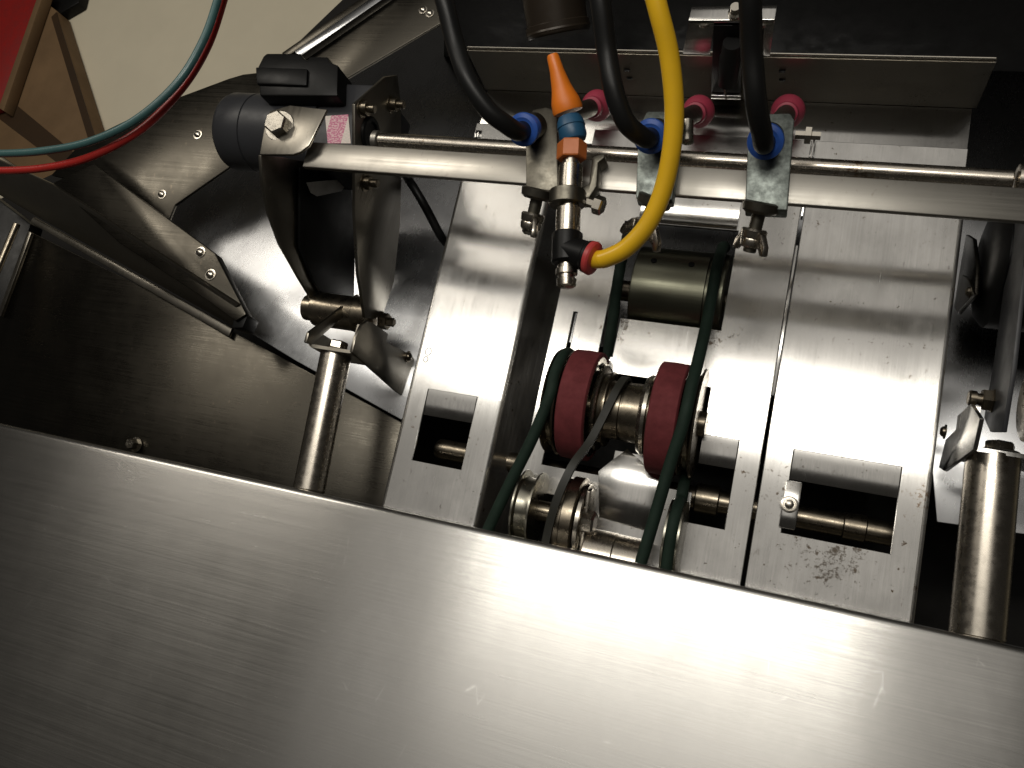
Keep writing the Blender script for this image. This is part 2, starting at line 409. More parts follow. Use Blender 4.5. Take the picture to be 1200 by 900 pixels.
# two small pencilled rings
for px, py, r in ((502, 412, 0.0034), (499, 421, 0.0026)):
    p = U(px, py, 0.00005); b_ = B(); tube(b_, [p + V((math.cos(a) * r * .8, math.sin(a) * r, 0)) for a in [i * math.pi / 10 for i in range(20)]], 0.0003, 6, closed=True, smooth=False)
    obj('pencil_mark', b_, 'ink', bed)
# bearing tab riveted at the right window edge
p = U(927, 600, 0.0)
b_ = B(); box(b_, (0.2345, -0.058, 0.0015), (0.012, 0.036, 0.003), bevel=0.0014); br = obj('bearing_tab', b_, 'plate', bed)
for v in (0.0,):
    b_ = B(); lathe(b_, (0.2335, -0.058, 0.003), EZ, [(0, 0.0062), (0.0010, 0.0064), (0.0014, 0.0050), (0.0014, 0.0044), (0.0010, 0.0040), (0.0010, 0.0034), (0.0040, 0.0032), (0.0046, 0.002), (0.0047, 0.0001)], 28); obj('rivet', b_, 'bolt', br)

# ------------------------------------------------------------------ drive shaft in the windows
ys = U(1000, 618, -0.03).y
t_ = thing('drive_shaft', 'oily steel cross shaft seen through the windows of the feed plates', 'shaft', (0.12, ys, -0.041))
b_ = B(); lathe(b_, (-0.066, ys, -0.03), EX, [(0, 0.0065), (0.002, 0.0085), (0.006, 0.0092), (0.34, 0.0092), (0.341, 0.0105), (0.356, 0.0105), (0.357, 0.0092), (0.392, 0.0092)], 32); obj('rod', b_, 'old', t_)
b_ = B(); lathe(b_, (0.163, ys, -0.03), EX, [(0, 0.011), (0.001, 0.012), (0.018, 0.012), (0.019, 0.0105)], 32); obj('collar', b_, 'old', t_)

# ------------------------------------------------------------------ drum
t_ = thing('drum_roller', 'dark olive metal drum turning in the opening of the centre plate', 'drum', (0.12, 0.105, -0.055))
dy, dz, dr = 0.104, -0.030, 0.040
b_ = B(); lathe(b_, (0.0845, dy, dz), EX, [(0, 0.03), (0, dr - .001), (.001, dr), (0.060, dr), (0.0605, dr - .003), (0.068, dr - .003), (0.0685, dr), (0.0745, dr), (0.0755, dr - .001), (0.0755, 0.03)], 64); o = obj('shell', b_, 'drum', t_)
for k in range(1):
    for xx in (0.100, 0.131):
        a = math.radians(66); d = V((0, math.cos(a), math.sin(a)))
        if d.z < 0.1 : continue
        b_ = B(); lathe(b_, V((xx, dy, dz)) + d * (dr - .001), d, [(0, 0.0026), (0.0016, 0.0026), (0.0018, 0.0016)], 12); obj('hole_stud', b_, 'black', t_)  # raised black stud standing in for a hole in the drum
b_ = B(); cyl(b_, (0.07, dy, dz), (0.175, dy, dz), 0.009); obj('axle', b_, 'old', t_)

# ------------------------------------------------------------------ feed wheels
wy, wz, wr = -0.010, 0.010, 0.044
t_ = thing('feed_roller', 'pair of dark red feed wheels on one steel hub in front of the drum', 'roller', (0.1, wy, wz - wr))
for x0, x1, s in ((0.055, 0.0785, -1), (0.125, 0.1475, 1)):
    b_ = B(); L = x1 - x0
    lathe(b_, (x0, wy, wz), EX, [(0.0008, wr - .0036), (0, wr - .003), (0.0004, wr - .0012), (0.0014, wr), (L / 2, wr + .0004), (L - .0014, wr), (L - .0004, wr - .0012), (L, wr - .003), (L - .0008, wr - .0036)], 72, cap=False)
    ty = obj('red_tyre', b_, 'red_tyre', t_)
    b_ = B(); lathe(b_, (x0 + .0012, wy, wz), EX, [(0, 0.012), (0, wr - .0034), (L - .0020, wr - .0034), (L - .0020, 0.036), (L - .006, 0.032), (L - .006, 0.012)], 64); obj('rim', b_, 'bolt', ty)
    # grooved belt pulley on the outer side
    px0 = x0 - .0125 if s < 0 else x1 + .0015
    b_ = B(); lathe(b_, (px0, wy, wz), EX, [(0, 0.014), (0, wr - .002), (.0015, wr - .001), (.004, wr - .007), (.007, wr - .007), (.0095, wr - .001), (.011, wr - .002), (.011, .014)], 64); obj('pulley', b_, 'old', t_)
b_ = B(); lathe(b_, (0.0795, wy, wz), EX, [(0, 0.012), (0, 0.033), (0.003, 0.034), (0.004, 0.032), (0.0045, 0.028), (0.007, 0.027), (0.0085, 0.030), (0.0095, 0.030), (0.010, 0.0235), (0.020, 0.0230), (0.0205, 0.0215), (0.022, 0.0215), (0.0225, 0.0235), (0.036, 0.0240), (0.0365, 0.030), (0.040, 0.0315), (0.042, 0.0315), (0.0425, 0.026), (0.0455, 0.026), (0.0455, 0.012)], 64)
obj('hub', b_, 'old', t_)
b_ = B(); lathe(b_, (0.0795, wy, wz), EX, [(0.0005, 0.0335), (0.003, 0.0348), (0.0042, 0.0335)], 64, cap=False); obj('hub_ring', b_, 'bolt', t_)
b_ = B(); lathe(b_, (0.116, wy, wz), EX, [(0.000, 0.0302), (0.003, 0.0322), (0.0056, 0.0318)], 64, cap=False); obj('hub_ring', b_, 'bolt', t_)
b_ = B(); cyl(b_, (0.036, wy, wz), (0.165, wy, wz), 0.010); obj('axle', b_, 'old', t_)

# ------------------------------------------------------------------ front idler assembly
iy, iz = U(705, 600, 0.02).y - 0.008, 0.012
t_ = thing('idler_assembly', 'small grooved pulleys and steel collar with hex bolt just behind the front cover', 'pulley', (0.09, iy, iz - .03))
def gpulley(x, r, w):
    b = B(); lathe(b, (x, iy, iz), EX, [(0, .008), (0, r - .004), (.0008, r), (.0022, r), (.0030, r - .005), (w / 2, r - .006), (w - .0030, r - .005), (w - .0022, r), (w - .0008, r), (w, r - .004), (w, .008)], 56); return b
obj('pulley', gpulley(0.0335, 0.0300, 0.016), 'brass', t_)
obj('pulley', gpulley(0.1500, 0.0290, 0.013), 'brass', t_)
b_ = B(); lathe(b_, (0.0660, iy - .002, iz + .002), EX, [(0, .01), (0, .030), (.001, .032), (.0085, .032), (.009, .030), (.0095, .034), (.0175, .034), (.0185, .032), (.0185, .01)], 64); col = obj('collar', b_, 'old', t_)
b_ = B(); lathe(b_, (0.0850, iy - .002, iz + .002), EX, [(0, .028), (.0006, .030), (.0035, .030), (.004, .028)], 64); obj('washer', b_, 'bolt', col)
b_ = B(); hexbolt(b_, V((0.089, iy - .002, iz + .018)), EX, 0.0095, 0.0085, True, 0.35); obj('hex_bolt', b_, 'post', col)
b_ = B(); lathe(b_, (0.092, iy - .026, iz), EX, [(0, .010), (0, .0200), (.001, .021), (.0225, .021), (.0235, .0195), (.0235, .0205), (.044, .0205), (.0455, .019), (.0455, .005)], 48); obj('spacer', b_, 'post', t_)
b_ = B(); cyl(b_, (0.028, iy, iz), (0.090, iy, iz), 0.008); obj('axle', b_, 'old', t_)
b_ = B(); prism(b_, [V((0.0895, iy + a - .006, iz + c)) for a, c in ((.03, .016), (.026, .028), (-.05, .006), (-.05, -.02), (0, -.02))], (0.003, 0, 0), 0.0008); obj('link_plate', b_, 'post', t_)

# ------------------------------------------------------------------ belts
def belt_sag(pts, r): return tube(B(), pts, r, 14, 8)
# left upper belt: drum -> under wheel line
single('round_belt', belt_sag([(0.0755, dy + .038, dz + .030), (0.0755, dy + .018, dz + .045), (0.0755, dy - .006, dz + .046), (0.0755, 0.070, 0.006), (0.0755, 0.036, -.003), (0.0765, 0.012, -.012), (0.078, -0.02, -.03)], 0.0046), 'green',
       'dark green round belt running from the drum down behind the left red wheel', 'belt')
single('round_belt', belt_sag([(0.1525, dy + .044, dz + .012), (0.1525, dy + .036, dz + .030), (0.1525, dy + .014, dz + .046), (0.1525, dy - .012, dz + .047), (0.1532, 0.062, 0.026), (0.1535, 0.030, 0.041), (0.1535, wy + .018, wz + .0425), (0.1525, wy - .010, wz + .0440), (0.1475, -0.050, 0.046), (0.1410, -0.10, 0.036), (0.1335, -0.150, 0.024)], 0.0046), 'green',
       'dark green round belt running from the drum over the right red wheel to the cover', 'belt')
a0 = [(0.049, wy + 0.040 * math.cos(math.radians(a)), wz + 0.041 * math.sin(math.radians(a))) for a in (20, 50, 75, 98)]
single('round_belt', belt_sag([(0.050, wy + .036, wz - .010)] + a0 + [(0.041, -0.050, 0.046), (0.027, -0.090, 0.036), (0.012, -0.135, 0.024), (0.007, -0.15, 0.02)], 0.0046), 'green',
       'dark green round belt leaving the left red wheel and crossing the dark gap', 'belt')
single('round_belt', belt_sag([(0.1550, wy - .030, wz - .030), (0.1555, wy - .046, wz - .008), (0.1560, iy + .030, 0.008), (0.1565, iy + .022, iz + .016), (0.1565, iy + .006, iz + .0265), (0.1565, iy - .02, iz + .020), (0.1565, iy - .03, iz + .01)], 0.0045), 'green',
       'short dark green round belt wrapped over the small pulley right of the collar', 'belt')
# flat grey belt loop between hub and collar
hy, hz = wy, wz
lp = []
for a in range(200, -21, -20):   # round the hub, far side
    lp.append(V((0.0925, hy + 0.0262 * math.cos(math.radians(a - 60)), hz + 0.0262 * math.sin(math.radians(a - 60)))))
P1 = [(0.0965, hy - .010, hz - .0235), (0.0985, hy + .016, hz - .019), (0.0985, hy + .0255, hz + .006), (0.0965, hy + .014, hz + .0225), (0.0925, hy - .004, hz + .0275), (0.0855, hy - .032, hz + .032), (0.0775, iy + .034, iz + .040), (0.0705, iy + .004, iz + .0385), (0.066, iy - .03, iz + .026), (0.062, iy - .06, iz + .016)]
single('flat_belt', tube(B(), P1, (0.0030, 0.0014), n=8, flat=(1, 0, 0)), 'flatbelt', 'thin grey flat belt looped round the hub between the red wheels', 'belt')

# ================================================================== GUIDE RAIL
zr = 0.126
t_ = thing('guide_rail', 'long flat steel rail with round rod behind it, carrying the clamps', 'rail', (0.1, 0.16, zr - .006))
yb0, yb1 = U(800, 194, zr).y, U(800, 229, zr).y
xb0, xb1 = U(357, 184, zr).x, U(1300, 240, zr).x
b_ = B(); box(b_, ((xb0 + xb1) / 2, (yb0 + yb1) / 2, zr - .0025), (xb1 - xb0, yb0 - yb1, 0.005), bevel=0.0010); obj('flat_bar', b_, 'rail', t_)
yr = U(800, 187, 0.092).y
b_ = B(); cyl(b_, (U(445, 166, 0.092).x, yr, 0.092), (U(1187, 205, 0.092).x, yr, 0.092), 0.0066, 32); obj('round_rod', b_, 'rod', t_)
b_ = B(); lathe(b_, (U(1190, 205, 0.092).x, yr, 0.092), EX, [(0, .0075), (.001, .0105), (.03, .0105), (.031, .009)], 32); obj('end_collar', b_, 'rod', t_)
b_ = B(); lathe(b_, (U(438, 166, 0.092).x, yr, 0.092), EX, [(0, .0075), (.0005, .0082), (.005, .0082), (.006, .0072)], 24); obj('end_cap', b_, 'rail', t_)

# ------------------------------------------------------------------ clamps with suction tubes
AXD = V((0, 0.66, -0.752)).normalized()
def wingnut(parent, p, d, wrot, mat='post', k=1.3):
    d = V(d).normalized(); p = V(p)
    sc_ = lambda pr: [(x * k, y * k) for x, y in pr]
    b = B(); cyl(b, p, p + d * 0.024 * k, 0.0034 * k, 16)
    lathe(b, p - d * .002, d, [(0, .0100), (.001, .0122), (.006, .0116), (.008, .0088)], 24)          # seat
    st = obj('stud', b, 'olive', parent)
    b = B(); q = p + d * 0.012 * k
    lathe(b, q, d, sc_([(0, .0058), (.001, .0066), (.0045, .0062), (.0048, .0056), (.0058, .0060), (.0085, .0056), (.0095, .0046)]), 24)
    dd, u, v = frame(d)
    for s in (1, -1):
        ang = wrot + (0 if s > 0 else math.pi); e = u * math.cos(ang) + v * math.sin(ang); f = d.cross(e)
        pts = [e * .004 + d * .001, e * .009 + d * .0015, e * .0140 + d * .007, e * .0150 + d * .0115, e * .0125 + d * .0125, e * .0095 + d * .0095, e * .004 + d * .0075]
        prism(b, [q + x * k - f * .0018 * k for x in pts], f * 0.0036 * k, 0.0012)
    obj('wing_nut', b, mat, parent); return st
def clamp(label, px, py, blk, collar, cup, mat, nut, nutdir, wrot, tubemat):
    base = U(px, py, zr)
    t = thing('suction_clamp', label, 'clamp', (base.x, base.y, 0.01), 'suction clamps on the guide rail')
    zc = zr + 0.014
    b = B(); prism(b, px_poly(blk, zc), (0, 0, -0.013), 0.0012); obj('block', b, mat, t)
    c0 = U(*collar, 0.158); k = 0.108
    c1 = UY(cup[0], cup[1], c0.y + 0.104)
    d = (c1 - c0).normalized(); L = (c1 - c0).length
    b = B(); lathe(b, c0 + d * .010, d, [(0, .0085), (.001, .0096), (.012, .0096), (.013, .0075), (L - .03, .0075), (L - .029, .0062), (L - .012, .0062)], 28); obj('suction_tube', b, tubemat, t)
    b = B(); lathe(b, c0 - d * .002, d, [(0.0005, .0072), (0, .0085), (0.0010, .0112), (.0035, .0116), (.0050, .0100), (.012, .0098), (.0125, .007)], 36); obj('blue_collar', b, 'blue', t)
    b = B(); lathe(b, c1 - d * .016, d, [(0, .0060), (.001, .0088), (.005, .0094), (.006, .0084), (.008, .0100), (.013, .0128), (.018, .0136), (.0205, .0128), (.0200, .008)], 36); obj('suction_cup', b, 'pink', t)
    q = U(*nut, zc - .004)
    wingnut(t, q, nutdir, wrot)
    return t, c0, d
c1t, h1, d1 = clamp('tarnished clamp beside the orange nozzle, leftmost on the rail', 633, 190, [(616, 222), (616, 152), (624, 128), (640, 125), (653, 130), (654, 224)], (613, 152), (699, 124), 'olive', (631, 224), (-0.12, -0.80, -0.35), 1.0, 'olive')
c2t, h2, d2 = clamp('mottled galvanised clamp half hidden behind the yellow hose', 765, 195, [(745, 232), (748, 150), (758, 130), (790, 130), (800, 140), (788, 234)], (762, 160), (818, 131), 'galv', (768, 233), (-0.25, -0.75, -0.45), 0.4, 'olive')
c3t, h3, d3 = clamp('grey green galvanised clamp with large wing nut, rightmost on the rail', 900, 205, [(873, 244), (876, 176), (893, 133), (926, 132), (931, 140), (923, 246)], (897, 166), (923, 131), 'galv', (892, 240), (-0.10, -0.80, -0.40), 0.9, 'olive')
# side bolts of clamps
b_ = B(); p = U(932, 158, 0.13); lathe(b_, p, EX, [(0, .003), (.006, .003), (.0062, .0062), (.010, .0062), (.0105, .003), (.016, .003)], 6); obj('side_bolt', b_, 'bolt', c3t)
b_ = B(); p = U(806, 142, 0.13); lathe(b_, p, V((0.15, -1, 0)), [(0, .004), (.010, .004), (.011, .0045), (.016, .0045), (.0165, .003)], 12); obj('side_bolt', b_, 'bolt', c2t)

# ------------------------------------------------------------------ hoses
def hose(label, name, pts, r, mat, group=None):
    return single(name, tube(B(), pts, r, 20, 12), mat, label, 'hose', group)
def black_hose(h, d, pts, label):
    P = [U(a, b, z + .030) for a, b, z in pts] + [h - d * .010, h + d * .004]
    hose(label, 'air_hose', P, 0.0064, 'rubber', 'black air hoses')
black_hose(h1, d1, [(500, -60, .19), (520, 0, .18), (533, 50, .17), (549, 95, .165), (572, 129, .156), (592, 145, .147)], 'black air hose curving down to the clamp left of the orange nozzle')
black_hose(h2, d2, [(690, -60, .20), (703, 0, .19), (711, 60, .175), (719, 105, .168), (731, 139, .158), (744, 154, .148)], 'black air hose between the orange nozzle and the yellow hose')
black_hose(h3, d3, [(876, -60, .22), (879, 0, .205), (881, 60, .185), (885, 110, .172), (889, 138, .160), (893, 156, .148)], 'black air hose running straight down to the rightmost clamp')

def UN(px, py, z): return U(px, py, z + 0.042)
def px_polyn(pts, z): return px_poly(pts, z + 0.042)
# ------------------------------------------------------------------ orange nozzle
t_ = thing('spray_nozzle', 'orange tipped jointed spray nozzle standing beside the leftmost clamp', 'nozzle', tuple(UN(664, 275, .07)))
n0 = UN(664, 322, .096); n1 = UN(665, 275, .098); n2 = UN(665, 228, .100); n3 = UN(670, 176, .104); n4 = UN(670, 152, .106); n5 = UN(665, 128, .109); n6 = UN(647, 63, .126)
s_ = n3 - n1; L = s_.length
b_ = B(); lathe(b_, n1, s_, [(-.002, .0075), (-.001, .0085), (L * .30, .0085), (L * .31, .0070), (L * .45, .0070), (L * .46, .0082), (L - .012, .0084), (L - .011, .0060), (L, .0060)], 36); obj('stem', b_, 'post', t_)
b_ = B(); lathe(b_, n3 - s_.normalized() * .007, s_, [(0, .0098), (.0008, .0104), (.0115, .0104), (.0125, .0096)], 6, 0.15); obj('hex_base', b_, 'orange2', t_)
d_ = n5 - n4
b_ = B(); lathe(b_, n4 - d_.normalized() * .009, d_, [(0, .0070), (.001, .0085), (.0045, .0098), (.010, .0094), (.0105, .0100), (.0150, .0092), (.018, .0078)], 36); obj('ball_joint', b_, 'blue2', t_)
d_ = n6 - n5; L = d_.length
b_ = B(); lathe(b_, n5 - d_.normalized() * .002, d_, [(0, .0085), (0, .0104), (.002, .0108), (.008, .0100), (.014, .0080), (.018, .0069), (L * .75, .0050), (L, .0042), (L + .0015, .0036), (L + .0015, .0022), (L - .01, .0020)], 36); obj('tip', b_, 'orange', t_)
# clamp arm that grips the stem
b_ = B(); lathe(b_, n2 - s_.normalized() * .008, s_, [(0, .0086), (0, .0122), (.0005, .0126), (.0100, .0126), (.0105, .0120), (.0105, .0086)], 28); arm = obj('stem_clamp', b_, 'olive', t_)
b_ = B(); prism(b_, px_polyn([(672, 232), (672, 224), (690, 215), (694, 183), (708, 179), (709, 184), (701, 190), (699, 218), (690, 232)], .098), (0, 0, -0.016), 0.0010); obj('arm_plate', b_, 'olive', t_)
b_ = B(); p = UN(688, 236, .096); lathe(b_, p, V((1, -.25, 0)), [(0, .0035), (.006, .0035), (.0062, .0066), (.0115, .0066), (.0125, .0055)], 6, 0.3); obj('clamp_bolt', b_, 'bolt', t_)
# tee fitting
b_ = B(); dn = (n0 - n1).normalized()
lathe(b_, n1, dn, [(-.001, .0095), (0, .0105), (.0195, .0105), (.0205, .0090)], 32); te = obj('tee_body', b_, 'black', t_)
c_ = UN(664, 293, .098); e_ = UN(692, 302, .100); dd = (e_ - c_).normalized(); Ld = (e_ - c_).length
b_ = B(); lathe(b_, c_, dd, [(0, .0098), (Ld - .004, .0102), (Ld - .003, .0110), (Ld - .001, .0110)], 32); obj('tee_branch', b_, 'black', te)
b_ = B(); lathe(b_, e_ - dd * .002, dd, [(0, .0095), (.001, .0112), (.004, .0116), (.0052, .0108), (.0058, .0090)], 36); obj('red_collar', b_, 'redcollar', t_)
b_ = B(); q = n1 + dn * .0205; lathe(b_, q, dn, [(0, .0062), (.004, .0062), (.0042, .0074), (.008, .0074), (.0085, .0058), (.011, .0058), (.0112, .0068), (.016, .0064), (.017, .0045)], 24); obj('lower_nipple', b_, 'post', t_)
hose('bright yellow air hose arching from the red collar up past the rail', 'yellow_hose', [e_ - dd * .003, e_ + dd * .004] + [UN(a, b, z) for a, b, z in
     [(712, 302, .103), (736, 289, .108), (762, 258, .116), (781, 208, .128), (790, 140, .146), (785, 70, .166), (771, 10, .184), (752, -60, .20)]], 0.0061, 'yellow')

# ================================================================== LEFT MOTOR AND YOKE
xr, xl = -0.145, -0.205
t_ = thing('motor_yoke', 'pair of curved steel cheek plates holding the rail end under the motor', 'bracket', (-0.17, 0.12, -0.03))
b_ = B(); prism(b_, [UX(a, b, xr) for a, b in [(416, 122), (449, 93), (452, 90), (466, 88), (470, 120), (471, 200), (469, 262), (462, 330), (450, 366), (440, 374), (428, 372), (420, 320), (416, 250)]], (-0.003, 0, 0), 0.0006); rc = obj('right_cheek', b_, 'bracket', t_)
b_ = B(); prism(b_, [UX(a, b, xl) for a, b in [(306, 182), (330, 184), (372, 192), (412, 215), (414, 300), (412, 352), (388, 376), (376, 368), (350, 325), (328, 286), (315, 250), (308, 215)]], (-0.003, 0, 0), 0.0006); lc = obj('left_cheek', b_, 'bracket', t_)
b_ = B(); prism(b_, [UX(a, b, xl + .004) for a, b in [(352, 196), (412, 214), (416, 300), (415, 352), (392, 372), (368, 330), (352, 290)]], (-0.003, 0, 0), 0.0006); obj('inner_dark_plate', b_, 'black', t_)  # black plate cut to the dark inner area of the left cheek
ze = UX(306, 182, xl).z
b_ = B(); prism(b_, px_poly([(304, 181), (311, 140), (316, 130), (340, 123), (383, 128), (372, 150), (362, 170), (352, 178), (343, 181)], ze + .001), (0, 0, -0.003), 0.0008); er = obj('top_ear', b_, 'bracket', t_)
b_ = B(); hexbolt(b_, U(328, 148, ze + .001), V((.1, -.1, 1)), 0.0098, 0.0085, True, 0.5); obj('hex_bolt', b_, 'bolt', er)
for px, py in ((424, 127), (459, 122), (428, 214)):
    b_ = B(); p = UX(px, py, xr); lathe(b_, p, EX, [(0, .0075), (.001, .0078), (.0012, .0060), (.006, .0060), (.0062, .0035), (.012, .0035), (.0125, .003)], 12); obj('cheek_bolt', b_, 'old', rc)
b_ = B(); p = UX(433, 157, xr); lathe(b_, p, EX, [(0, .0145), (.002, .0145), (.003, .013), (.003, .010), (.001, .0095)], 28); obj('hole_disc', b_, 'black', rc)  # black capped ring standing in for the open hole in the cheek
ra = UX(372, 362, xl); rb = V((xr, ra.y, ra.z))
b_ = B(); lathe(b_, ra + V((-.012, 0, 0)), EX, [(0, .010), (.001, .012), (.011, .012), (.012, .016), (.055, .016), (.056, .017), (.069, .017), (.070, .015)], 32); obj('pivot_bush', b_, 'old', t_)
b_ = B(); p = UX(447, 376, xr); lathe(b_, p, EX, [(0, .0090), (.001, .0092), (.0012, .0078), (.007, .0078), (.0072, .0042), (.013, .0042), (.0135, .0035)], 6, 0.4); obj('pivot_nut', b_, 'old', rc)

t_ = thing('gear_motor', 'grey cylindrical gear motor with black terminal box and pink label', 'motor', tuple(U(330, 160, 0.0)))
mc = U(330, 158, 0.045); my, mz, mr = mc.y, mc.z, 0.036
x0 = U(268, 150, 0.045).x + .004; x1 = U(385, 160, 0.05).x
b_ = B(); lathe(b_, (x0, my, mz), EX, [(0, .020), (.002, .030), (.006, .0345), (.010, mr), (.034, mr), (.0345, mr - .001), (.036, mr - .001), (.0365, mr), (x1 - x0, mr)], 56); obj('can', b_, 'motor', t_)
b_ = B(); box(b_, ((x1 + xr - .004) / 2, my, mz), (xr - .004 - x1, 0.072, 0.066), bevel=0.003); gb = obj('gearbox', b_, 'motor', t_)
lz = mz + .033 + .0006
pts = [U(a, b, lz) for a, b in [(384, 168), (381, 136), (408, 134), (411, 168)]]
b_ = B(); prism(b_, pts, (0, 0, -0.0004), 0); obj('label', b_, 'label', t_)
b_ = B(); prism(b_, [UX(a, c, xl + .008) for a, c in [(360, 214), (412, 209), (400, 224), (372, 230), (365, 226)]], (-.001, 0, 0), 0); obj('white_tag', b_, 'whitetag', t_)
tb = B(); tz = 0.095
prism(tb, px_poly([(304, 112), (302, 78), (308, 66), (312, 62), (352, 62), (356, 68), (360, 70), (362, 66), (384, 66), (386, 72), (396, 76), (395, 112)], tz), (0, 0, -0.045), 0.0022); bx_ = obj('terminal_box', tb, 'black', t_)
b_ = B(); prism(b_, px_poly([(300, 98), (299, 78), (360, 80), (359, 100)], tz + .003), (0, 0, -0.012), 0.0016); obj('lid', b_, 'black', bx_)
hose('short black cable dropping from the motor yoke to the left plate', 'motor_cable', [UX(462, 198, -0.14), U(478, 210, .0), U(497, 240, -.015), U(514, 272, -.03), U(522, 284, -.045)], 0.0042, 'rubber')

# ================================================================== POSTS WITH CHANNEL BRACKETS
def post(label, a, b, r, z):
    p, q = U(*a, z), U(*b, z); t = thing('support_post', label, 'post', (p.x, q.y, z - r), 'support posts')
    d = (q - p).normalized()
    bb = B(); cyl(bb, p, p + d * ((p.y + .1242) / -d.y), r, 40, .0012); obj('rod', bb, 'post', t)
    return t, p, d
pl, pp, pd = post('plain steel round post left of the feed bed', (394, 414), (362, 575), 0.0135, 0.030)
t_ = thing('channel_bracket', 'bent steel channel bolted on the left post', 'bracket', (pp.x, pp.y, -0.04), 'channel brackets on posts')
zt = pp.z + 0.017; xa = U(360, 408, zt).x; xb = U(414, 412, zt).x; yb_ = U(390, 411, zt).y
r = 0.004
prof = [(xa, yb_ + .016)] + [(xa, yb_ + r)] + arc((xa + r, yb_ + r), r, 180, 270, 5)[1:] + arc((xb - r, yb_ + r), r, 270, 360, 5) + [(xb, yb_ + .026)]
b_ = B(); ribbon(b_, prof, EX, EY, EZ, zt - .042, zt, 0.0028); ch = obj('channel', b_, 'bracket', t_)
b_ = B(); prism(b_, [UX(a, c, xb + .0032) for a, c in [(413, 413), (417, 396), (424, 381), (431, 376), (438, 379), (455, 391), (453, 401), (483, 416), (487, 424), (476, 466), (466, 460)]], (-0.0028, 0, 0), 0.0006); obj('side_arm', b_, 'bracket', t_)
b_ = B(); prism(b_, [UX(a, c, xa + .003) for a, c in [(359, 402), (362, 390), (420, 345), (424, 352), (366, 404)]], (-0.0028, 0, 0), 0.0006); obj('inner_web', b_, 'bracket', t_)
b_ = B(); hexbolt(b_, V((pp.x + .003, yb_ + .0032, zt - .012)), EY, 0.0085, 0.007, True, 0.2); obj('hex_bolt', b_, 'bolt', t_)
b_ = B(); p = UX(478, 418, xb + .0032); screw(b_, p, EX, 0.004); obj('screw', b_, 'old', t_)

pr_, pp, pd = post('plain steel round post at the right edge of the picture', (1164, 533), (1145, 745), 0.0165, 0.035)
t_ = thing('channel_bracket', 'bent steel channel bolted on the right post, bright in the lamp light', 'bracket', (pp.x, pp.y, -0.02), 'channel brackets on posts')
zt = pp.z + 0.016; xa = U(1138, 528, zt).x; xb = xa + 0.055; yb_ = U(1160, 531, zt).y
prof = [(xa, yb_ + .030)] + [(xa, yb_ + r)] + arc((xa + r, yb_ + r), r, 180, 270, 5)[1:] + arc((xb - r, yb_ + r), r, 270, 360, 5) + [(xb, yb_ + .03)]
b_ = B(); ribbon(b_, prof, EX, EY, EZ, zt - .045, zt, 0.0028); obj('channel', b_, 'plate', t_)
b_ = B(); prism(b_, [UX(a, c, xa - .003) for a, c in [(1140, 527), (1148, 490), (1137, 473), (1122, 487), (1120, 503), (1108, 515), (1100, 548), (1106, 552)]], (0.0028, 0, 0), 0.0006); obj('side_arm', b_, 'plate', t_)
b_ = B(); hexbolt(b_, V((pp.x + .002, yb_ + .0032, zt - .010)), EY, 0.0095, 0.006, True, 0.2); obj('hex_bolt', b_, 'bolt', t_)
b_ = B(); p = UX(1108, 506, xa - .003); screw(b_, p, -EX, 0.004); obj('screw', b_, 'old', t_)

# ------------------------------------------------------------------ right yoke and black pulley
t_ = thing('side_yoke', 'dark cheek plate and brown bush cut by the right picture edge', 'bracket', (0.42, 0.08, -0.04))
xc = 0.352
b_ = B(); prism(b_, [UX(a, c, xc) for a, c in [(1182, 250), (1204, 250), (1197, 330), (1186, 430), (1174, 506), (1160, 506), (1153, 490), (1165, 420), (1177, 330)]], (0.003, 0, 0), 0.0006); obj('cheek', b_, 'motor', t_)
p = UX(1195, 470, xc); b_ = B(); lathe(b_, p + V((.004, 0, 0)), EX, [(0, .022), (.001, .024), (.05, .024), (.051, .022)], 40); obj('bush', b_, 'old', t_)
p = UX(1163, 470, xc); b_ = B(); lathe(b_, p, -EX, [(0, .0090), (.001, .0092), (.0012, .0080), (.006, .0080), (.007, .0070)], 6, 0.3); obj('pivot_nut', b_, 'old', t_)
p = UX(1163, 470, xc); b_ = B(); lathe(b_, p - EX * .0070, -EX, [(0, .0042), (.003, .0042), (.0032, .0056), (.007, .0056), (.008, .0045)], 12); obj('pivot_bolt', b_, 'old', t_)

t_ = thing('black_motor', 'black round motor half hidden behind the right plate edge', 'motor', (0.42, 0.10, -0.06))
p = U(1165, 325, 0.0)
b_ = B(); lathe(b_, (0.343, p.y + .012, -0.004), EX, [(0, .03), (.003, .042), (.008, .048), (.05, .048), (.052, .044), (.12, .044), (.125, .03)], 48); obj('can', b_, 'black', t_)
b_ = B(); prism(b_, [UX(a, c, 0.338) for a, c in [(1132, 275), (1140, 280), (1144, 310), (1142, 345), (1122, 368), (1118, 360), (1124, 320)]], (0.003, 0, 0), 0.0005); obj('front_lug', b_, 'dark_sheet', t_)
b_ = B(); prism(b_, [UX(a, c, 0.336) for a, c in [(1127, 322), (1135, 328), (1141, 345), (1138, 348), (1122, 366), (1120, 362)]], (0.002, 0, 0), 0.0004); obj('lug_edge', b_, 'bracket', t_)
b_ = B(); p = UX(1137, 342, 0.336); screw(b_, p, -EX, 0.0035); obj('screw', b_, 'old', t_)

